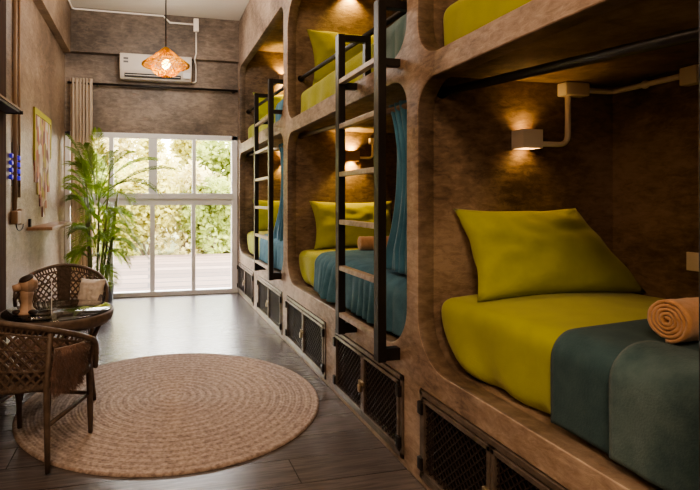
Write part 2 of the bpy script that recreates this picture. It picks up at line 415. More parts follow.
# ------------------------------------------------------------------ storage lockers under the bunks
def locker(y0, y1, label):
    t = thing('storage_locker', label, 'locker', (XB, (y0 + y1) / 2, .03), group='mesh door lockers under the bunks')
    z0, z1 = .032, .403; y0 += .003; y1 -= .003
    x0, x1 = XB - .006, XB + .05
    f = MB(); w = .022
    f.box(x0, x1, y0, y1, z1 - w, z1); f.box(x0, x1, y0, y1, z0, z0 + w); f.box(x0, x1, y0, y0 + w, z0, z1); f.box(x0, x1, y1 - w, y1, z0, z1)
    f.build('locker_frame', M['frame_steel'], t, bevel=.002)
    MB().box(XB + .055, XB + .078, y0, y1, z0, z1).build('locker_shade_sheet', M['inside'], t)  # near-black sheet standing in for the shaded locker interior
    ym = (y0 + y1) / 2
    for a, b, hy in ((y0 + w + .004, ym - .002, y0 + w), (ym + .002, y1 - w - .004, y1 - w)):
        d = MB(); e = .018; za, zb = z0 + w + .004, z1 - w - .004; xa, xb = XB - .012, XB + .012
        d.box(xa, xb, a, b, zb - e, zb); d.box(xa, xb, a, b, za, za + e); d.box(xa, xb, a, a + e, za, zb); d.box(xa, xb, b - e, b, za, zb)
        dd = d.build('door', M['frame_steel'], t, bevel=.002)
        g = MB(); ga, gb, gza, gzb = a + e, b - e, za + e, zb - e
        H = gzb - gza; st = .034; k = ga - H
        for sgn in (1, -1):
            q = ga - H
            while q < gb:
                p0, p1 = (q, gza), (q + H * 1.0, gzb)
                # clip to the opening
                ya, yb = max(q, ga), min(q + H, gb)
                if yb > ya + .004:
                    zaa, zbb = gza + (ya - q), gza + (yb - q)
                    if sgn < 0: zaa, zbb = gza + gzb - zaa, gza + gzb - zbb
                    g.bar((XB + .001 * sgn, ya, zaa), (XB + .001 * sgn, yb, zbb), .0045, .003, up=(1, 0, 0))
                q += st
        g.build('mesh_screen', M['mesh'], dd)
        for hz in (z0 + .07, z1 - .07):
            MB().rbox(XB - .022, XB - .004, hy - .016, hy + .016, hz - .026, hz + .026, .004).build('hinge', M['black'], dd)
    l = MB(); l.rbox(XB - .022, XB - .008, ym - .03, ym + .03, .215, .235, .003); l.rbox(XB - .034, XB - .018, ym - .013, ym + .013, .178, .216, .004)
    l.tube([(XB - .026, ym - .009, .212), (XB - .026, ym - .008, .234), (XB - .026, ym, .24), (XB - .026, ym + .008, .234), (XB - .026, ym + .009, .212)], .0025, 6)
    l.build('latch', M['brass'], t)
LN = ['mesh door locker under the lime bed, next to the camera', 'mesh door locker under the head of the lime bed with rolled towel',
      'mesh door locker behind the foot of the nearer full-height ladder', 'mesh door locker under the pillow end of the middle bed, between the two ladders',
      'mesh door locker behind the foot of the ladder nearer the window', 'mesh door locker closest to the window, at the end of the row']
for (a, b), n in zip(CABS, LN): locker(a, b, n)

# ------------------------------------------------------------------ ladders
def ladder(ya, yb, z0, z1, zr, label, x=1.02, hooked=True, wide=.05):
    t = thing('bunk_ladder', label, 'ladder', (x, (ya + yb) / 2, z0), group='black bunk ladders')
    hw = wide / 2
    for y, dz in ((ya, 0), (yb, .0)):
        top = z1 + dz
        r = MB().box(x - .02, x + .02, y - hw, y + hw, z0, top).build('rail', M['black'], t, bevel=.003)
        h = MB(); h.box(x + .02, x + .175, y - .018, y + .018, top - .035, top); h.box(x + .14, x + .175, y - .018, y + .018, top - .30, top - .035)
        h.box(x + .02, x + .14, y - .018, y + .018, top - .30, top - .265)
        h.build('top_hook', M['black'], r, bevel=.002)
        MB().box(x + .02, XB - .001, y - .02, y + .02, z0 + .005, z0 + .06).build('wall_bracket', M['black'], r, bevel=.002)
    for z in zr:
        MB().box(x - .018, x + .018, ya + hw, yb - hw, z - .013, z + .013).build('rung', M['rung'], t, bevel=.003)
ladder(2.124, 2.617, .465, 2.11, [.575, .83, 1.08, 1.34, 1.60, 1.845], 'black steel bunk ladder in front of the middle beds')
ladder(4.27, 4.88, .505, 2.25, [.60, .86, 1.13, 1.395, 1.66, 1.93], 'black steel bunk ladder nearest the window')
ladder(.205, .711, .465, 2.11, [.575, .83, 1.08, 1.34, 1.60, 1.845], 'black ladder post at the foot of the lime bed')

# ------------------------------------------------------------------ curtain rods in the bunks
def rod(y0, z0, y1, z1, label, x=1.228, r=.0165, col='black'):
    t = thing('curtain_rod', label, 'curtain rod', (x, y0, z0), group='curtain rods across the bunks')
    MB().cyl((x, y0, z0), (x, y1, z1), r, 14).build('rod', M[col], t)
    for y, z, s in ((y0, z0, -1), (y1, z1, 1)):
        MB().cyl((x, y, z), (x, y + .012 * (-s), z), r * 1.7, 14).build('end_flange', M['black'], t)
rod(D1[0], 1.665, YN, 1.50, 'thick black curtain rod above the lime bed with rolled towel')
rod(D2[0], 1.735, D1[1], 1.655, 'curtain rod under the beam of the middle lower bunk', col='rod_steel')
rod(D2[0], 2.215, D1[1], 2.13, 'curtain rod across the middle upper bunk')
rod(6.36, 1.77, D2[1], 1.69, 'curtain rod across the lower bunk beside the window', col='rod_steel')
rod(6.36, 2.33, D2[1], 2.24, 'curtain rod across the upper bunk beside the window')

# ------------------------------------------------------------------ mattresses, blankets, pillows, towels
def mattress(y0, y1, z0, ztop, label, x0=1.195, x1=2.115, seed=0):
    TUCK = z0 < 1
    def fn(p):
        d = nz(p.x * 2.2, p.y * 2.2, p.z * 2 + seed) * .010 + nz(p.x * 7, p.y * 7 + seed, p.z * 3) * .004
        crown = .022 * math.sin(PI * min(max((p.x - x0) / (x1 - x0), 0), 1)) if p.z > (z0 + ztop) / 2 else 0
        side = 0; k = max(0, 1 - (p.z - z0) / .21)
        ty = .20 * k * k * max(0, 1 - (y1 - p.y) / .9) ** 1.0 if TUCK and p.y > y1 - .9 else 0
        if p.x < x0 + .04: side = .013 * math.sin((p.y + .25 * p.z) * 21 + seed + 3 * nz(p.y, p.z, seed)) * max(0, 1 - (p.z - z0) / (ztop - z0) * .9)
        return (max(p.x + d + side, x0 - .012), p.y - ty, max(p.z + crown + d * .6, z0) if p.z > z0 + .03 else p.z)
    t = MB().rbox(x0, x1, y0, y1, z0, ztop, .055, (16, 40, 8), 4, fn).build('mattress', M['lime'])
    t.location = (0, 0, 0)
    return tag(t, label, 'mattress', 'mattresses in lime sheets')
mattress(YN + .02, D1[0] - .004, .512, .785, 'mattress in a lime sheet under the teal blanket beside the wall lamp', seed=1)
mattress(D1[1] + .02, D2[0] - .005, .524, .785, 'mattress in a lime sheet behind the nearer full-height ladder', seed=5, x0=1.20)
mattress(D2[1] + .02, 6.355, .534, .80, 'mattress in a lime sheet on the lower bunk beside the window', seed=9, x0=1.20)
mattress(YN + .02, D1[0] - .006, 1.803, 2.03, 'lime covered mattress on the upper bunk above the thick black rod', x0=1.21, seed=3)
mattress(D1[1] + .02, D2[0] - .005, 1.863, 2.10, 'lime covered mattress on the upper bunk behind the ladder top', x0=1.21, seed=6)
mattress(D2[1] + .02, 6.355, 1.913, 2.14, 'lime covered mattress on the upper bunk beside the window', x0=1.21, seed=8)

def drape(x0, zb, zt, x1, y0, y1, off, fold, seed, ny=90, corner=0, crown=.022, mx=(1.195, 2.115)):
    """a sheet that hangs down the bed front and lies over the top"""
    r = .06
    path = []
    for i in range(14): path.append((x0 - off, zb + (zt - r - zb) * i / 14))
    for i in range(9):
        a = PI - PI / 2 * i / 8; path.append((x0 + r + (r + off) * math.cos(a), zt - r + (r + off) * math.sin(a)))
    for i in range(1, 25): path.append((x0 + r + (x1 - x0 - r) * i / 24, zt + off))
    n = len(path) - 1
    def f(u, v):
        k = u * n; i = min(int(k), n - 1); fr_ = k - i
        x = path[i][0] * (1 - fr_) + path[i + 1][0] * fr_; z = path[i][1] * (1 - fr_) + path[i + 1][1] * fr_
        yy1 = y1
        if corner:
            du = (1 - u) * (x1 - x0 + zt - zb)
            if du < corner: yy1 = y1 - (corner - math.sqrt(max(corner ** 2 - (corner - du) ** 2, 0)))
        y = y0 + (yy1 - y0) * v
        c = crown * math.sin(PI * min(max((x - mx[0]) / (mx[1] - mx[0]), 0), 1))
        hang = max(0, min(1, (zt - z) / (zt - zb)))
        w = fold * math.sin(y * 34 + 2.5 * nz(y * 2, z * 1.5, seed) + seed) * (.15 + hang) * (.55 + 1.1 * nz(y * 3, 1, seed)) + fold * .55 * hang * nz(y * 11, z * 2.2, seed + 3)
        d = nz(x * 5, y * 5, z * 5 + seed) * .006
        return (x - abs(w) * (1 if hang > 0 else 0) + d * .5 - .004, y, z + c + abs(d) + (w * .25 if hang == 0 else 0))
    return MB().grid(60, ny, f)
b1 = thing('blanket', 'dark teal fleece blanket folded over the near lime bed', 'blanket', (1.2, .6, .8), group='fleece blankets on the lower beds')
drape(1.195, .53, .785, 2.05, YN + .03, 1.285, .010, .004, 2).build('blanket_layer', M['teal'], b1, solid=.012)
drape(1.190, .532, .79, 1.30, YN + .03, 1.065, .024, .005, 4, corner=.09).build('folded_layer', M['teal2'], b1, label='lighter teal folded layer', solid=.02)
b2 = thing('blanket', 'blue-grey fleece blanket draped over the bed behind the nearer full-height ladder', 'blanket', (1.2, 3, .8), group='fleece blankets on the lower beds')
drape(1.20, .54, .785, 2.05, D1[1] + .03, 3.52, .020, .040, 7, ny=200).build('blanket_layer', M['blue'], b2, solid=.01)
b3 = thing('blanket', 'blue-grey fleece blanket on the lower bed beside the window', 'blanket', (1.2, 5, .8), group='fleece blankets on the lower beds')
drape(1.20, .55, .80, 2.05, D2[1] + .03, 5.42, .018, .022, 11, ny=120).build('blanket_layer', M['blue'], b3, solid=.01)

def pillow_mb(w, h, t, seed=0, sag=.0, slump=0):
    """pillow standing in the XZ plane, centred on x, bottom at z = 0, thickness along y"""
    def side(sg):
        def f(u, v):
            a, b = u * 2 - 1, v * 2 - 1
            th = (max(0, 1 - abs(a) ** 3.2) * max(0, 1 - abs(b) ** 3.2)) ** .55
            ear = 1 + .05 * (abs(a) * abs(b)) ** 2 - .05 * (1 - a * a) * (b * b)
            ear2 = 1 + .05 * (abs(a) * abs(b)) ** 2 - .06 * (1 - b * b) * (a * a)
            x = a * w / 2 * ear2 - slump * ((b + 1) / 2) ** 1.3 * (a + 1) / 2; z = h / 2 + b * h / 2 * ear
            y = sg * t / 2 * th * (1 + .12 * nz(a * 1.5, b * 1.5, seed + sg)) + .012 * nz(a * 4, b * 4, seed) * th
            y += .010 * math.sin(9 * (a * .7 - b) + seed) * th * (1 - th) * 2
            z -= sag * (1 - abs(a)) * max(b, 0)
            return (x, y, z)
        return f
    m = MB(); m.grid(30, 24, side(1)); m.grid(30, 24, side(-1)); return m
def pillow(loc, w, h, t, lean, rz, label, seed=0, roll=0, sag=0, slump=0):
    m = pillow_mb(w, h, t, seed, sag, slump)
    mt = Matrix.Rotation(rz, 4, 'Z') @ Matrix.Rotation(lean, 4, 'X') @ Matrix.Rotation(roll, 4, 'Y')
    m.xf(mt)
    o = m.build('pillow', M['lime'], fixn=False)
    bm = bmesh.new(); bm.from_mesh(o.data); bmesh.ops.remove_doubles(bm, verts=bm.verts, dist=.0008); bmesh.ops.recalc_face_normals(bm, faces=bm.faces); bm.to_mesh(o.data); bm.free()
    zmin = min(v.co.z for v in o.data.vertices)
    o.location = (loc[0], loc[1], loc[2] - zmin)
    return tag(o, label, 'pillow', 'lime pillows')
pillow((1.685, 1.765, .795), .80, .385, .17, -.42, 0, 'big lime pillow leaning on the partition below the white wall lamp', 1, slump=.21)
pillow((1.67, 3.90, .795), .72, .40, .17, -.32, 0, 'lime pillow standing behind the nearer full-height ladder on the lower bunk', 2)
pillow((1.62, 6.22, .805), .66, .40, .16, -.30, 0, 'lime pillow on the lower bunk beside the window', 3)
pillow((1.68, 3.88, 2.11), .78, .52, .17, -.30, 0, 'lime pillow on the upper bunk behind the ladder top', 4)
pillow((1.62, 6.22, 2.15), .66, .42, .16, -.25, 0, 'lime pillow on the upper bunk beside the window', 5)

def towel(loc, rz, label, r=.056, ln=.36):
    t = thing('rolled_towel', label, 'towel', loc, rz, 'rolled orange towels')
    m = MB(); N = 110; turns = 4.6
    def sp(i):
        k = i / N; a = k * turns * 2 * PI + 1; rr = .006 + (r - .006) * k
        return rr * math.cos(a), rr * math.sin(a)
    def f(u, v):
        y, z = sp(u * N); q = (v - .5)
        return (v * ln + .004 * nz(y * 40, z * 40, 1), y + .0025 * nz(v * 30, u * 40, 0), z + r + .0025 * nz(v * 30, u * 40, 5))
    m.grid(N, 24, f)
    m.build('roll', M['towel'], t, world=False, solid=.009)
    return t
towel((1.345, 1.070, .822), .03, 'rolled orange towel lying on the teal blanket beside the camera')
towel((1.50, 3.47, .833), -.15, 'rolled orange towel at the foot of the pillow behind the ladder', r=.05)

# ------------------------------------------------------------------ bunk curtains
def curtain(y0, y1, ztop, zbot, m, label, x=1.228, amp=.018, folds=5, gather=None, name='bunk_curtain', axis='y', group='bunk curtains', seed=0):
    def f(u, v):
        z = ztop + (zbot - ztop) * v
        g = gather(v) if gather else (0, 1)
        s = y0 + (y1 - y0) * (g[0] + u * (g[1] - g[0]))
        ph = u * folds * 2 * PI
        a = amp * (1 + .35 * nz(u * 5, v * 2, seed))
        o = a * math.sin(ph + 1.2 * nz(u * 2, v * 2.5, seed)) + .3 * a * math.sin(ph * 2.3 + v * 2)
        s2 = s + .25 * a * math.cos(ph)
        return (x + o, s2, z) if axis == 'y' else (s2, x + o, z)
    o = MB().grid(folds * 14, 40, f).build(name, m, solid=.004)
    return tag(o, label, 'curtain', group)
curtain(2.06, 2.46, 1.695, .835, M['curt'], 'blue curtain gathered at the near end of the middle lower bunk', x=1.235, amp=.02, folds=6, seed=2,
        gather=lambda v: (0, .95 - .35 * math.sin(PI * min(v * 1.15, 1)) * .8 + .05 * v))
curtain(4.20, 4.98, 1.735, .80, M['curt'], 'blue curtain behind the ladder nearest the window, lower bunk', amp=.02, folds=6, seed=4,
        gather=lambda v: (0, .7 - .25 * math.sin(PI * min(v * 1.1, 1)) + .25 * v))
b4 = thing('blanket', 'pale teal blanket hanging over the upper bunk edge beside the ladder top', 'blanket', (1.2, 2.3, 2.1), group='blankets on the upper beds')
drape(1.21, 1.873, 2.10, 2.0, D1[1] + .03, 2.50, .016, .012, 15, ny=50).build('blanket_layer', M['curt_up'], b4, solid=.01)
b5 = thing('blanket', 'blue-grey blanket on the upper bunk beside the window', 'blanket', (1.2, 4.4, 2.1), group='blankets on the upper beds')
drape(1.21, 1.92, 2.14, 2.0, D2[1] + .03, 4.75, .016, .012, 18, ny=60).build('blanket_layer', M['blue'], b5, solid=.01)

# ------------------------------------------------------------------ wall lamps, pipes, boxes in the bunks
def light(name, kind, loc, energy, col, **kw):
    ld = bpy.data.lights.new(name, kind); ld.energy = energy; ld.color = col
    rot = kw.pop('rot', None)
    for k, v in kw.items(): setattr(ld, k, v)
    o = bpy.data.objects.new(name, ld); COL.objects.link(o); o.location = loc
    if rot: o.rotation_euler = rot
    return o
WARM = (1.0, .62, .17)
def wall_lamp(x, y, z, label, power, body='plastic', w=.135, h=.082):
    """box lamp on a partition face (facing -Y) with an up and a down beam"""
    t = thing('wall_lamp', label, 'wall lamp', (x, y, z), group='box wall lamps in the bunks')
    m = MB(); k = .006; d = .075
    m.box(x - w / 2, x + w / 2, y - d, y - d + k, z - h / 2, z + h / 2); m.box(x - w / 2, x - w / 2 + k, y - d + k, y - .004, z - h / 2, z + h / 2)
    m.box(x + w / 2 - k, x + w / 2, y - d + k, y - .004, z - h / 2, z + h / 2); m.box(x - w / 2, x + w / 2, y - .004, y - .001, z - h / 2, z + h / 2)
    m.build('lamp_housing', M[body], t)
    MB().box(x - w / 2 + .012, x + w / 2 - .012, y - d + .014, y - .012, z - .012, z + .012).build('lamp_lens', M['lampglow'], t)
    for s, r in ((1, (PI, 0, 0)), (-1, (0, 0, 0))):
        light('lamp_beam', 'SPOT', (x, y - .040, z + s * .022), power, WARM, rot=r, spot_size=2.1, spot_blend=.7, shadow_soft_size=.012)
wall_lamp(1.624, D1[0], 1.468, 'white box wall lamp joined to a white pipe above the big pillow', .8, w=.10)
wall_lamp(1.675, D2[0], 1.572, 'dark box wall lamp glowing behind the nearer full-height ladder', 13, 'pipe_brown', .10, .085)
wall_lamp(1.70, 6.36, 1.70, 'box wall lamp glowing in the lower bunk beside the window', 12, 'pipe_brown', .10, .085)
wall_lamp(1.66, D2[0], 2.985, 'box wall lamp glowing high in the middle upper bunk', 12, 'pipe_brown', .10, .085)
wall_lamp(1.68, 6.36, 2.78, 'box wall lamp glowing high in the upper bunk beside the window', 12, 'pipe_brown', .10, .085)

def jbox(x0, x1, y0, y1, z0, z1, label):
    t = MB().rbox(x0, x1, y0, y1, z0, z1, .006).build('junction_box', M['plastic'])
    return tag(t, label, 'junction box', 'white junction boxes')
jbox(1.815, 1.945, D1[0] - .055, D1[0] - .001, 1.672, 1.733, 'white junction box on the partition above the big lime pillow')
jbox(XK - .05, XK - .001, 1.535, 1.605, 1.66, 1.733, 'white junction box on the bunk back wall beside the near ladder post')
jbox(1.835, 1.90, D2[0] - .04, D2[0] - .001, 1.68, 1.733, 'small pale junction box behind the nearer full-height ladder')
def pipe(name, pts, r, m, label, clips=()):
    t = thing(name, label, 'conduit', pts[0], group='conduits')
    MB().tube(pts, r, 10).build('pipe', m, t)
    for p in clips: MB().ball(p, r * 1.5, 6).build('pipe_clip', m, t)
    return t
def bend(a, b, c, r=.05, n=6):
    a, b, c = Vector(a), Vector(b), Vector(c); p = b + (a - b).normalized() * r; q = b + (c - b).normalized() * r
    return [p * (1 - t) ** 2 + b * 2 * t * (1 - t) + q * t * t for t in [i / n for i in range(n + 1)]]
y = D1[0] - .022
pipe('conduit_pipe', [(1.855, y, 1.672)] + bend((1.855, y, 1.7), (1.855, y, 1.452), (1.7, y, 1.452)) + [(1.676, y, 1.452)], .0125, M['plastic'], 'bent white pipe from junction box to wall lamp above the big pillow')
pipe('conduit_pipe', [(1.947, y, 1.705)] + bend((1.97, y, 1.705), (XK - .022, y, 1.705), (XK - .022, 1.6, 1.71), .03) + [(XK - .022, 1.607, 1.705)], .0125, M['plastic'],
     'straight white pipe running along the bunk back wall', [(XK - .022, 1.77, 1.705)])
y = D2[0] - .016
pipe('conduit_pipe', [(1.868, y, 1.68)] + bend((1.868, y, 1.7), (1.868, y, 1.562), (1.7, y, 1.562), .035) + [(1.726, y, 1.562)], .011, M['plastic'], 'thin pale pipe behind the nearer full-height ladder')
sk = thing('wall_socket', 'tan wall socket plate above the rolled towel beside the camera', 'socket', (XK - .001, 1.59, .955))
MB().rbox(XK - .012, XK - .001, 1.53, 1.605, .915, .99, .003).build('plate', M['plastic'], sk)

# ------------------------------------------------------------------ end wall: air conditioner, ceiling conduit, curtain
ac = thing('air_conditioner', 'white wall-mounted air conditioner under the concrete beam', 'air conditioner', (.075, YE, 2.70))
def acf(p):
    return (p.x, p.y + (.05 * max(0, (2.77 - p.z) / .1) if p.y < YE - .1 and p.z < 2.77 else 0), p.z)
MB().rbox(-.355, .505, YE - .19, YE - .001, 2.67, 2.97, .012, (2, 1, 6), 3, acf).build('body', M['ac'], ac)
MB().box(-.30, .37, YE - .178, YE - .10, 2.692, 2.735).build('air_outlet', M['dark'], ac)
MB().box(-.29, .36, YE - .190, YE - .170, 2.708, 2.715).build('louvre', M['ac'], ac)
MB().box(.40, .49, YE - .198, YE - .16, 2.70, 2.77).build('display', M['white'], ac)
for z in (2.895, 2.855): MB().box(-.31, -.255, YE - .194, YE - .188, z, z + .022).build('badge', M['grey'], ac)

pipe('ceiling_conduit', [(-.90, 5.6, 3.475), (-.90, YE - .14, 3.475), (-.87, YE - .12, 3.475), (.16, YE - .12, 3.475), (.24, YE - .12, 3.40), (.535, YE - .12, 3.40)], .011, M['plastic'],
     'white conduit running along the ceiling edge above the air conditioner')
jbox(.53, .595, YE - .15, YE - .101, 3.31, 3.47, 'white junction box under the ceiling over the window wall')
pipe('wall_conduit', [(.565, YE - .115, 3.31), (.565, YE - .115, 3.04), (.545, YE - .112, 2.96), (.57, YE - .03, 2.92)] + bend((.57, YE - .03, 2.92), (.57, YE - .03, 2.69), (.5, YE - .03, 2.69), .04) + [(.507, YE - .03, 2.69)], .010, M['plastic'],
     'thin white pipe dropping from the ceiling box to the air conditioner')

cr = thing('window_curtain_rod', 'slim black curtain rod above the window', 'curtain rod', (.1, YE - .06, 2.60))
MB().cyl((-.96, YE - .07, 2.605), (1.10, YE - .07, 2.605), .014, 10).build('rod', M['black'], cr)
for x in (-.62, 1.05): MB().box(x - .012, x + .012, YE - .075, YE - .001, 2.585, 2.60).build('rod_bracket', M['black'], cr)
curtain(-.93, -.68, 2.66, .03, M['linen'], 'beige linen curtain drawn aside behind the palm', x=YE - .075, amp=.026, folds=6, name='window_curtain', axis='x', group='window curtains', seed=9)

# ------------------------------------------------------------------ pendant lamp
pl = thing('pendant_lamp', 'glowing orange woven pendant lamp on a long black cord', 'pendant lamp', (.12, 4.0, 2.16))
pz = 2.265
MB().cyl((.12, 4.0, pz + .10), (.12, 4.0, ZC - .001), .005, 8).build('cord', M['black'], pl)
MB().lathe([(.05, ZC - .001), (.048, ZC - .02), (.012, ZC - .03), (.001, ZC - .03)], (.12, 4.0, 0), 16).build('ceiling_rose', M['black'], pl)
def strips(prof, n, twist, r, c):
    m = MB()
    for sg in (1, -1):
        for k in range(n):
            pts = []
            for i in range(15):
                t = i / 14; q = t * (len(prof) - 1); j = min(int(q), len(prof) - 2); f = q - j
                rr = prof[j][0] * (1 - f) + prof[j + 1][0] * f; z = prof[j][1] * (1 - f) + prof[j + 1][1] * f
                a = 2 * PI * k / n + sg * twist * t + .15 * random.random()
                pts.append((c[0] + rr * math.cos(a), c[1] + rr * math.sin(a), c[2] + z + .004 * random.uniform(-1, 1)))
            m.tube(pts, r, 4, caps=False)
    return m
cone = [(.012, .115), (.06, .075), (.115, .03), (.172, -.008), (.186, -.02), (.17, -.030), (.10, -.030)]
bowl = [(.112, -.03), (.108, -.06), (.080, -.088), (.04, -.102), (.004, -.105)]
sh = strips(cone, 22, 1.1, .0034, (.12, 4.0, pz)).build('lamp_shade', M['straw'], pl)
strips(bowl, 18, 1.4, .0032, (.12, 4.0, pz)).build('inner_bowl', M['straw'], sh)
bl = MB().ball((.12, 4.0, pz - .01), .032, 10, (1, 1, 1.2)).build('bulb', M['bulb'], pl)
light('pendant_glow', 'POINT', (.12, 4.0, pz - .06), 6, (1, .70, .22), shadow_soft_size=.03)

# ------------------------------------------------------------------ left wall
art = thing('wall_hanging', 'patchwork cloth wall hanging with yellow border and ragged lower edge', 'wall hanging', (XL + .01, 5.1, 1.5))
g = MB(); gx = XL + .012
g.box(XL + .002, gx, 4.81, 5.54, 1.50, 1.985); g.build('cloth_panel', M['patch'], art)
e = MB(); e.box(XL + .002, gx + .004, 4.80, 5.56, 1.965, 2.02); e.box(XL + .002, gx + .004, 5.52, 5.56, 1.62, 1.965); e.box(XL + .002, gx + .004, 4.80, 4.825, 1.55, 1.965)
e.build('border', M['patch_edge'], art)
yy = 4.83; k = 0
for w, zb in ((.10, 1.36), (.11, 1.25), (.11, 1.14), (.12, 1.04), (.11, 1.12), (.12, 1.28)):
    MB().box(XL + .002, gx - .002 + .002 * (k % 2), yy, yy + w - .006, zb, 1.50).build('tassel_strip', M['patch'], art); yy += w; k += 1
sh = thing('wall_shelf', 'small wooden floating shelf on the left wall beneath the patchwork hanging', 'shelf', (XL, 4.95, .96), group='shelves on the left wall')
MB().rbox(XL + .001, -.80, 4.56, 5.70, .945, .972, .004).build('board', M['wood_shelf'], sh)
MB().box(XL + .001, XL + .02, 4.62, 4.66, .972, 1.04).build('wall_bracket', M['black'], sh)
us = thing('upper_shelf', 'dark shelf end with a pale edge high on the left wall', 'shelf', (-.85, 3.1, 1.74), group='shelves on the left wall')
MB().box(-.854, -.765, 2.75, 3.36, 1.745, 1.757).build('board', M['wood_shelf'], us)
MB().box(-.854, -.770, 2.75, 3.35, 1.728, 1.744).build('underside', M['black'], us, bevel=.003)
MB().cyl((-.854, 3.352, 1.733), (-.755, 3.352, 1.733), .011, 10).build('support_rod', M['black'], us)
pipe('wall_pipe', [(XL + .015, 4.13, 2.94), (XL + .015, 4.13, 1.12)], .014, M['pipe_brown'], 'brown vertical pipe on the left wall, closer to the dark post')
pipe('wall_pipe', [(XL + .010, 4.28, 2.94), (XL + .010, 4.28, 1.22)], .009, M['pipe_brown'], 'thin brown vertical pipe on the left wall beside the blue lights')
pg = thing('plug_adapter', 'brown plug adapter with a looped cable under the wall pipes', 'plug', (XL, 4.2, 1.08))
MB().rbox(XL + .001, XL + .05, 4.06, 4.18, 1.02, 1.12, .01).build('adapter', M['pipe_brown'], pg)
MB().rbox(XL + .001, XL + .035, 4.24, 4.36, 1.01, 1.13, .006).build('socket_plate', M['pipe_brown'], pg)
MB().tube([(XL + .03, 4.10 + .11 * (1 - math.cos(a)), 1.02 - .055 * math.sin(a)) for a in [i / 10 * PI for i in range(11)]], .004, 6).build('cable', M['black'], pg)
for i, (yy, lab) in enumerate(((4.02, 'string of blue fairy lights hanging beside the dark post'), (4.24, 'string of bright blue fairy lights hanging nearer the patchwork hanging'))):
    t = thing('fairy_lights', lab, 'fairy lights', (XL + .03, yy, 1.5), group='blue fairy lights')
    MB().cyl((XL + .02, yy, 1.30), (XL + .02, yy, 1.62), .003, 6).build('cord', M['black'], t)
    for j in range(4):
        MB().rbox(XL + .004, XL + .028, yy - .020, yy + .020, 1.35 + j * .052, 1.386 + j * .052, .008).build('blue_bulb', M['led' if i else 'led_off'], t)

# ------------------------------------------------------------------ rug
rug = MB(); prof = []
NR = 46; RR = .868
for i in range(NR * 4 + 1):
    r = RR * i / (NR * 4); prof.append((max(r, .001), .010 + .0035 * abs(math.sin(PI * i / 4))))
prof += [(RR + .004, .006), (RR + .004, .0008)]
rug.lathe(prof, (0, 0, 0), 120)
ro = rug.build('round_rug', M['jute']); ro.location = (.142, 3.105, 0.0002)
tag(ro, 'large round braided jute rug on the dark plank floor', 'rug')

# ------------------------------------------------------------------ rattan chairs
def shell(phi, t):
    """chair wall: phi from the middle of the back (0) to the arm ends, t 0 bottom .. 1 rim"""
    k = min(abs(phi) / 1.6, 1)
    rim = .69 - .15 * k ** 1.6
    r = .255 + .055 * t ** 1.2
    z = .375 + (rim - .375) * t
    return Vector((r * math.sin(phi), -r * math.cos(phi), z))
PH = 1.56
def make_chair(loc, rz, label):
    t = thing('rattan_chair', label, 'chair', loc, rz, 'rattan tub chairs')
    s = MB(); s.lathe([(.001, .415), (.20, .413), (.245, .405), (.262, .385), (.262, .372), (.25, .365), (.001, .365)], n=40)
    s.build('seat', M['rattan_seat'], t, world=False)
    b = MB(); N = 20
    for sg in (1, -1):
        for k in range(-8, N + 9):
            pts = []
            for i in range(9):
                u = i / 8; ph = -PH + 2 * PH * k / N + sg * .80 * (u - .5) * 1.0
                if -PH <= ph <= PH: pts.append(shell(ph, u * .86))
            if len(pts) > 2: b.tube(pts, .0062, 5, caps=False)
    for q in (.30, .62, .86): b.tube([shell(-PH + 2 * PH * i / 40, q) for i in range(41)], .006, 6)
    for k in range(46):
        ph = -PH + 2 * PH * (k + .5) / 46
        b.tube([shell(ph - .02, .86), shell(ph + .02, .98)], .005, 5, caps=False)
    bk = b.build('backrest', M['rattan'], t, world=False)
    d = MB()
    d.grid(10, 10, lambda u, v: shell(-.17 + .34 * u, .02 + .94 * v) + Vector((0, .006, 0)))
    d.build('back_splat', M['rattan_seat'], bk, world=False, solid=.008)
    r = MB(); rim = [shell(-PH + 2 * PH * i / 48, 1.0) for i in range(49)]
    e0, e1 = rim[0], rim[-1]
    rim = [Vector((e0.x * .95, e0.y + .05, .40)), Vector((e0.x * .99, e0.y + .035, .47)), Vector((e0.x, e0.y + .02, e0.z - .02))] + rim + [Vector((e1.x, e1.y + .02, e1.z - .02)), Vector((e1.x * .99, e1.y + .035, .47)), Vector((e1.x * .95, e1.y + .05, .40))]
    r.tube(rim, .0125, 10); r.build('rim', M['rattan'], t, world=False)
    for sx in (-1, 1):
        for sy in (-1, 1):
            l = MB(); x, y = .195 * sx, .195 * sy
            if sy < 0:
                p = shell(sx * .80, .95)
                l.tube([(x * 1.0, y * 1.0, 0.013), (x * .98, y * .98, .2), (x * .94, y * .94, .37), (p.x * 1.0, p.y * 1.0, p.z)], [.011, .014, .014, .011], 10)
            else:
                l.tube([(x * 1.0, y * 1.0, 0.013), (x * 1.0, y * .98, .15), (x * 1.06, y * .80, .37), (x * 1.36, y * .28, .50)], [.011, .015, .015, .011], 10)
            l.build('leg', M['rattan'], t, world=False)
    for p, q in (((-.192, -.192), (-.192, .192)), ((.192, -.192), (.192, .192)), ((-.192, .19), (.192, .19))):
        MB().cyl((p[0], p[1], .215), (q[0], q[1], .215), .010, 8).build('stretcher', M['rattan'], t, world=False)
    return t
chair = make_chair((-.547, 2.608, 0.0), -.36, 'brown rattan tub chair draped with brown fur, its back to the camera')
far_chair = dup(chair, 'brown rattan tub chair holding a cream cushion, facing the camera behind the table', (-.62, 3.93, 0.0), PI + .12)
chair.location.z = .001; far_chair.location.z = .0

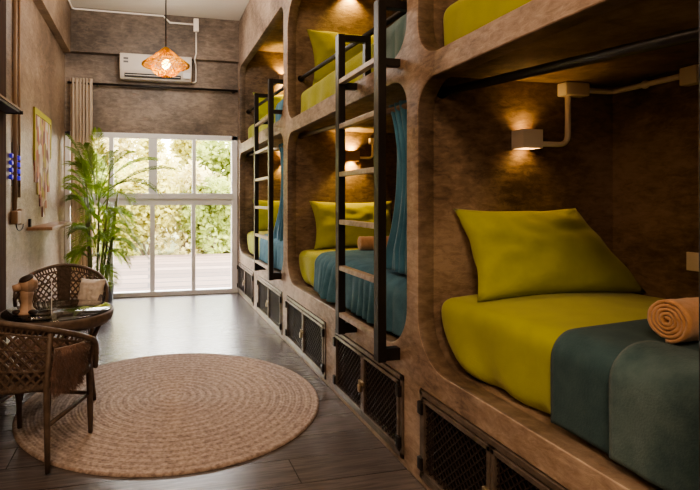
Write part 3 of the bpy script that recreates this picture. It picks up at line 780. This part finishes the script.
# fur throw on the near chair
ft = thing('fur_throw', 'shaggy brown fur throw on the seat of the near rattan chair', 'throw', (-.547, 2.608, .0), -.36)
base = MB(); base.rbox(-.19, .21, -.17, .20, .418, .465, .022, (6, 6, 1))
base.build('hide', M['fur'], ft, world=False)
h = MB(); rnd = random.Random(3)
def hair(p, d, ln, w):
    p = Vector(p); d = Vector(d).normalized(); a = d.cross(Vector((rnd.uniform(-1, 1), rnd.uniform(-1, 1), rnd.uniform(-1, 1)))).normalized() * w
    q = p + d * ln * .6; e = p + d * ln + Vector((0, 0, -.25 * ln))
    h.add([p - a, p + a, q + a * .7, q - a * .7, e], [(0, 1, 2, 3), (3, 2, 4)])
for i in range(3800):
    u, v = rnd.uniform(-.19, .21), rnd.uniform(-.17, .20)
    hair((u, v, .463), (rnd.uniform(-1, 1), rnd.uniform(-1, 1), .55), rnd.uniform(.03, .055), .0016)
for i in range(2600):
    an = rnd.uniform(0, 2 * PI); ca, sa = math.cos(an), math.sin(an)
    u = max(-.19, min(.21, .01 + .28 * ca)); v = max(-.17, min(.20, .015 + .26 * sa))
    hair((u, v, rnd.uniform(.425, .465)), (ca, sa, rnd.uniform(-.6, .3)), rnd.uniform(.025, .045), .0016)
def flap(ph, z): 
    t_ = (z - .375) / .25; r_ = .282 + .055 * max(t_, 0)
    return Vector((r_ * math.sin(ph), -r_ * math.cos(ph), z))
fl = MB(); fl.grid(10, 10, lambda u, v: flap(.84 + .44 * u, .375 + .185 * v))
fl.build('side_flap', M['fur'], ft, world=False, solid=.012)
for i in range(3000):
    ph, z = rnd.uniform(.83, 1.29), rnd.uniform(.37, .56); o_ = Vector((math.sin(ph), -math.cos(ph), 0)); sd = Vector((math.cos(ph), math.sin(ph), 0))
    hair(flap(ph, z) + o_ * .004, o_ * .5 + sd * (rnd.uniform(-.5, .5) + (1.2 if ph > 1.22 else 0)) + Vector((0, 0, -1 + .6 * rnd.random())), rnd.uniform(.025, .04), .0016)
ho = h.build('fur', M['fur'], ft, world=False, fixn=False); ho['kind'] = 'stuff'
cu = pillow_mb(.20, .19, .10, 8); cu.xf(Matrix.Rotation(-.45, 4, 'Z') @ Matrix.Rotation(-.35, 4, 'X'))
co = cu.build('cushion', M['cushion'], fixn=False)
bm = bmesh.new(); bm.from_mesh(co.data); bmesh.ops.remove_doubles(bm, verts=bm.verts, dist=.0008); bmesh.ops.recalc_face_normals(bm, faces=bm.faces); bm.to_mesh(co.data); bm.free()
zm = min(v.co.z for v in co.data.vertices); co.location = (-.445, 3.98, .418 - zm)
tag(co, 'cream cushion on the far rattan chair', 'cushion')

# ------------------------------------------------------------------ glass-topped rattan table
TX, TY, TZ = -.53, 3.19, .555
tb = thing('rattan_table', 'round rattan table with a clear glass top between the two chairs', 'table', (TX, TY, 0))
MB().lathe([(.001, TZ), (.296, TZ), (.30, TZ - .003), (.30, TZ - .008), (.001, TZ - .008)], (TX, TY, 0), 60).build('glass_top', M['table_glass'], tb)
MB().lathe([(.300, TZ - .012), (.312, TZ - .004), (.318, TZ - .02), (.314, TZ - .05), (.302, TZ - .072), (.288, TZ - .06), (.285, TZ - .012), (.300, TZ - .012)], (TX, TY, 0), 60).build('woven_rim', M['rattan'], tb)
MB().lathe([(.001, TZ - .045), (.285, TZ - .045), (.285, TZ - .055), (.001, TZ - .055)], (TX, TY, 0), 40).build('woven_shelf', M['rattan_seat'], tb)
for ax, ay in ((.21, -.03), (-.216, .07), (-.01, -.23), (.02, .21)):
    MB().tube([(TX + ax, TY + ay, .013), (TX + ax * .9, TY + ay * .9, .2), (TX + ax * .95, TY + ay * .95, .38), (TX + ax * 1.25, TY + ay * 1.25, TZ - .045)], [.011, .014, .014, .012], 10).build('leg', M['rattan'], tb)
MB().tube([(TX + .19 * math.cos(a), TY + .19 * math.sin(a), .22) for a in [2 * PI * i / 24 for i in range(24)]], .009, 8, closed=True).build('stretcher_ring', M['rattan'], tb)

fg = thing('clay_figurine', 'tan clay figurine with a tilted dark-topped head and a snout, on the glass table', 'figurine', (-.70, 3.12, TZ))
fx, fy, fz = -.68, 3.11, TZ + .001
MB().lathe([(.001, 0), (.062, 0), (.066, .008), (.055, .022), (.040, .035), (.034, .07), (.040, .10), (.046, .125), (.040, .15), (.02, .165), (.001, .168)], (fx, fy, fz), 24).build('body', M['figure'], fg)
hd = MB(); hd.ball((0, 0, 0), .058, 12, (1.05, 1, .95)); hd.xf(Matrix.Translation((fx + .012, fy, fz + .182))); hb = hd.build('head', M['figure'], fg)
sn = MB(); sn.tube([(fx - .03, fy - .02, fz + .172), (fx - .075, fy - .035, fz + .163)], [.026, .021], 12); sn.build('snout', M['figure'], hb)
tp = MB(); tp.ball((0, 0, 0), .047, 10, (1, 1, .35)); tp.xf(Matrix.Translation((fx + .002, fy - .012, fz + .222)) @ Matrix.Rotation(-.30, 4, 'Y') @ Matrix.Rotation(.25, 4, 'X')); tp.build('dark_cap', M['figure_dark'], hb)
for sx, sy in ((-.05, -.03), (.05, -.045)): 
    q = MB(); q.ball((fx + sx, fy + sy, fz + .016), .026, 8, (1.2, 1.1, .6)); q.build('foot', M['figure_dark'], fg)
q = MB(); q.tube([(fx - .036, fy - .02, fz + .135), (fx - .066, fy - .03, fz + .10), (fx - .056, fy - .035, fz + .05)], [.013, .012, .009], 8); q.build('arm', M['figure_dark'], fg)
for q in fg.children:
    q.scale = (.86, .86, .90)
ch = thing('card_holder', 'clear acrylic card holder standing beside the clay figurine', 'card holder', (-.60, 3.05, TZ))
cm = Matrix.Translation((-.60, 3.05, TZ)) @ Matrix.Rotation(.25, 4, 'Z')
MB().box(-.06, .06, -.003, .003, .001, .20).xf(cm).build('upright_sheet', M['acrylic'], ch)
MB().box(-.06, .06, -.035, .035, .001, .006).xf(cm).build('foot_plate', M['acrylic'], ch)
MB().box(.058, .062, -.004, .004, .001, .20).xf(cm).build('edge_glint', M['white'], ch)  # white strip paints the bright glint along the clear edge

# ------------------------------------------------------------------ potted palm
pm = thing('potted_palm', 'tall potted areca palm with arching fronds in front of the window', 'potted plant', (-.55, 5.68, 0))
PX, PY = -.55, 5.68
MB().lathe([(.001, .002), (.13, .002), (.15, .01), (.175, .28), (.185, .30), (.17, .30), (.16, .27), (.001, .27)], (PX, PY, 0), 28).build('pot', M['pot'], pm)
rnd = random.Random(12)
def frond(base, az, length, rise, droop, nl, ll, m, width=.0105, fan=False, stem=.25):
    b = MB(); pts = []
    d = Vector((math.cos(az), math.sin(az), 0)); n = 18
    for i in range(n + 1):
        t = i / n
        pts.append(Vector(base) + d * (length * (t ** 1.15) * .75) + Vector((0, 0, rise * t - droop * t ** 2.4)))
    b.tube(pts, [.007 * (1 - .75 * i / n) for i in range(n + 1)], 5, caps=False)
    side = Vector((-d.y, d.x, 0))
    for k in range(nl):
        t = stem + (1 - stem) * k / (nl - 1); q = t * n; j = min(int(q), n - 1); f = q - j
        p = pts[j] * (1 - f) + pts[j + 1] * f; tg = (pts[j + 1] - pts[j]).normalized()
        L_ = ll * (math.sin(PI * (.12 + .8 * (t - stem) / (1 - stem))) ** .7)
        for sg in (-1, 1):
            dr = (side * sg * (1.0 - .35 * t) + tg * (.75 + .5 * t) + Vector((0, 0, .35 + rnd.uniform(-.15, .15)))).normalized()
            w = tg * width * .5; e1 = p + dr * L_ * .55 + Vector((0, 0, -.02 * L_)); e2 = p + dr * L_ + Vector((0, 0, -.30 * L_))
            b.add([p - w * .5, p + w * .5, e1 + w, e1 - w, e2], [(0, 1, 2, 3), (3, 2, 4)])
    lim = XL + .03
    b.v = [(max(q[0], lim + .02 * (q[0] - lim)) if q[0] > lim - .0 else lim + .0 + .03 * rnd.random(), min(q[1], YE - .12), q[2]) for q in b.v]
    return b.build('frond', m, pm, fixn=False)
stems = []
for i in range(9):
    a = rnd.uniform(0, 2 * PI); r0 = rnd.uniform(.02, .10); hgt = rnd.uniform(.7, 1.35)
    p0 = Vector((PX + r0 * math.cos(a), PY + r0 * math.sin(a), .268)); p1 = p0 + Vector((.10 * math.cos(a) + .03, .08 * math.sin(a), hgt))
    MB().tube([p0, (p0 * .5 + p1 * .5) + Vector((.01, 0, 0)), p1], [.014, .012, .009], 8).build('stem', M['cane'], pm)
    stems.append((p1, a))
FR = [  # azimuth, length, rise, droop
    (0.0, .95, .62, .30, 1.22), (-.35, .80, .45, .42, 1.25), (.25, .75, .55, .25, 1.35), (-.75, .70, .30, .55, 1.05), (2.7, .34, .55, .15, 1.35),
    (3.4, .30, .60, .12, 1.38), (4.0, .38, .50, .25, 1.3), (4.7, .50, .45, .38, 1.2), (5.2, .55, .35, .45, 1.0), (1.2, .45, .60, .2, 1.35), (1.9, .40, .62, .18, 1.3),
    (3.0, .30, .35, .2, 1.05), (4.3, .45, .25, .35, .85), (5.6, .52, .22, .40, .8), (-.1, .60, .20, .45, .85), (3.6, .28, .25, .2, .8), (4.9, .42, .15, .3, .62),
    (5.9, .40, .22, .30, .60), (2.2, .32, .4, .2, 1.0), (4.4, .35, .62, .22, 1.35), (3.1, .26, .2, .15, .55),
    (.6, .50, .30, .35, 1.0), (1.4, .40, .35, .25, 1.0), (2.0, .36, .30, .22, .8), (.2, .46, .25, .32, .7), (5.0, .48, .50, .30, 1.1), (5.5, .62, .50, .42, 1.1), (3.8, .34, .45, .22, 1.1), (2.5, .34, .5, .2, 1.2),
    (4.5, .46, .40, .34, .95), (.9, .44, .2, .3, .6), (5.3, .36, .12, .28, .5), (3.3, .30, .45, .25, 1.2), (4.1, .40, .15, .3, .7), (5.75, .45, .62, .25, 1.32), (4.8, .30, .72, .12, 1.3), (3.9, .36, .28, .3, .6), (4.6, .40, .35, .3, .7), (5.1, .34, .3, .25, .75), (2.8, .26, .35, .2, .75), (3.5, .30, .55, .2, .95), (5.8, .42, .4, .3, .8), (4.2, .30, .6, .15, 1.15), (.4, .40, .4, .3, .9)]
for i, (az, ln, rise, dr, z0) in enumerate(FR):
    bright = i % 5 in (2, 3) or i > 24
    frond((PX + .06 * math.cos(az), PY + .06 * math.sin(az), z0), az, ln, rise, dr, 40, .215 if ln > .5 else .18, M['palm2' if bright else 'palm'])
bw = MB()
def blade(p0, az, ln, w, rise):
    d = Vector((math.cos(az), math.sin(az), 0)); s_ = Vector((-d.y, d.x, 0))
    bw.grid(10, 2, lambda u, v: Vector(p0) + d * ln * u + Vector((0, 0, rise * u - .25 * ln * u * u)) + s_ * (v - .5) * w * math.sin(PI * min(.08 + .92 * u, .995)) ** .7 + Vector((0, 0, .02 * abs(v - .5))))
blade((PX + .0, PY - .08, 1.0), 3.6, .24, .075, .27); blade((PX + .05, PY - .1, .95), 4.2, .22, .07, .20); blade((PX + .10, PY, .75), 5.3, .30, .06, .22)
bw.build('broad_leaf', M['palm2'], pm, fixn=False)

# ------------------------------------------------------------------ outside: deck and garden
structure(MB().box(-7, 9, YE + .125, 11.3, -.05, -.005), 'deck', M['deck'])
structure(MB().box(-25, 25, 11.3, 40, -.25, -.12), 'ground', M['soil'])
def shrub(x, y, w, h, m, label, n=1500, leaf=.10, seed=0, name='garden_shrub', cat='shrub', trunk=.0, group='shrubs beyond the deck'):
    t = thing(name, label, cat, (x, y, -.12), group=group); rn = random.Random(seed)
    b = MB()
    lumps = [(rn.uniform(-.55, .55) * w, rn.uniform(-.4, .4) * w, trunk + (h - trunk) * rn.uniform(.06, .78), rn.uniform(.22, .42)) for _ in range(16)]
    for i in range(n):
        lx, ly, lz, lr = rn.choice(lumps)
        v = Vector((rn.gauss(0, 1), rn.gauss(0, 1), rn.gauss(0, 1))).normalized() * (rn.uniform(.55, 1) ** .5)
        p = Vector((x + lx + v.x * lr * w * .8, y + ly + v.y * lr * w * .8, max(-.1, -.12 + lz + v.z * lr * (h - trunk) * .62)))
        a = Vector((rn.gauss(0, 1), rn.gauss(0, 1), rn.gauss(0, .6))).normalized(); c = a.cross(Vector((rn.gauss(0, 1), rn.gauss(0, 1), rn.gauss(0, 1)))).normalized()
        l = leaf * rn.uniform(.6, 1.3); k = l * .28
        b.add([p, p + a * l * .5 + c * k, p + a * l, p + a * l * .5 - c * k], [(0, 1, 2, 3)])
    b.build('foliage', m, t, fixn=False)
    tr = MB()
    for i in range(4):
        q = rn.choice(lumps); tr.tube([(x + rn.uniform(-.06, .06), y, -.13), (x + q[0] * .4, y + q[1] * .4, -.12 + q[2] * .5), (x + q[0], y + q[1], -.12 + q[2])], [.04, .028, .012], 6)
    tr.build('trunk', M['bark'], t)
    return t
SH = [(-3.0, 12.6, 1.2, 2.6, 0, 'yellow-green shrub behind the palm at the left end of the deck'), (-1.9, 12.2, 1.0, 1.9, 3, 'pale shrub behind the palm fronds'),
      (-1.0, 12.9, 1.1, 2.5, 1, 'fresh green shrub seen through the middle panes left of the central mullion'), (-.1, 12.3, 1.1, 2.4, 0, 'yellow-green shrub in line with the central mullion'),
      (.75, 12.6, 1.1, 2.5, 3, 'pale yellow shrub right of the central mullion'), (1.5, 12.1, 1.0, 2.1, 1, 'fresh green shrub at the right end of the window'),
      (2.3, 12.9, 1.2, 2.5, 2, 'olive shrub half hidden by the right window frame'), (3.4, 13.2, 1.2, 2.2, 0, 'yellow-green shrub behind the right window frame')]
for i, (x, y, w, h, m, lb) in enumerate(SH): shrub(x, y, w, h, LEAF[m], lb, 3600, .15, i + 1)
TR = [(-3.6, 15.6, 2.0, 5.2, 1, 'tall green tree behind the shrubs and the palm'), (-1.6, 16.2, 1.9, 5.6, 3, 'tall pale tree behind the shrubs near the central mullion'),
      (.6, 17.0, 1.9, 4.6, 0, 'yellow-green tree behind the shrubs, right of centre'), (2.6, 16.0, 1.7, 3.6, 1, 'green tree behind the shrubs at the right of the window')]
for i, (x, y, w, h, m, lb) in enumerate(TR): shrub(x, y, w, h, LEAF[m], lb, 6000, .24, i + 40, 'garden_tree', 'tree', .5, 'trees beyond the deck')

# ------------------------------------------------------------------ light
w = bpy.data.worlds.new('sky'); scene.world = w; w.use_nodes = True; nt = w.node_tree
bg = nt.nodes['Background']; bg.inputs['Strength'].default_value = 13.5
tc = nt.nodes.new('ShaderNodeTexCoord'); sx = nt.nodes.new('ShaderNodeSeparateXYZ'); rp = nt.nodes.new('ShaderNodeValToRGB')
rp.color_ramp.elements[0].position = .0; rp.color_ramp.elements[0].color = (1, .90, .74, 1)
rp.color_ramp.elements[1].position = .5; rp.color_ramp.elements[1].color = (.92, .92, .95, 1)
nt.links.new(tc.outputs['Generated'], sx.inputs[0]); nt.links.new(sx.outputs['Z'], rp.inputs['Fac']); nt.links.new(rp.outputs['Color'], bg.inputs['Color'])
light('sun', 'SUN', (6, 12, 10), 5.0, (1, .90, .72), rot=(math.radians(-24), math.radians(30), 0), angle=.02)
pt = light('window_daylight', 'AREA', (.05, YE + .14, 1.05), 1, (1, 1, 1), rot=(math.radians(-90), 0, 0), shape='RECTANGLE', size=2.2, size_y=2.1)
pt.data.cycles.is_portal = True
light('fill_light', 'POINT', (-.5, -.35, 2.0), 24, (1, .71, .46), shadow_soft_size=.4)  # added soft fill for the near bunk interiors, no fixture here
light('fill_light', 'AREA', (-.2, -.9, 3.3), 44, (1, .71, .47), rot=(math.radians(14), 0, 0), shape='DISK', size=.9)  # added warm ambient fill behind the camera
light('fill_light', 'POINT', (-.1, 2.4, 2.9), 15, (1, .73, .50), shadow_soft_size=.3)  # added fill to lift the ceiling and mid room
light('fill_light', 'POINT', (.1, 5.0, 2.9), 32, (1, .93, .86), shadow_soft_size=.3)  # added neutral fill for the end wall, curtain and window frame

# ------------------------------------------------------------------ camera
cam = bpy.data.cameras.new('camera'); co_ = bpy.data.objects.new('camera', cam); COL.objects.link(co_)
cam.sensor_width = 36; cam.lens = 505 / 700 * 36; cam.clip_start = .05
co_.location = (0, 0, 1.2); co_.rotation_euler = (PI / 2, 0, -math.atan(120 / 505))
cam.shift_x = 80 / 700; cam.shift_y = -45 / 700
scene.camera = co_
scene.view_settings.view_transform = 'AgX'
scene.view_settings.look = 'AgX - Medium High Contrast'
scene.view_settings.exposure = .68
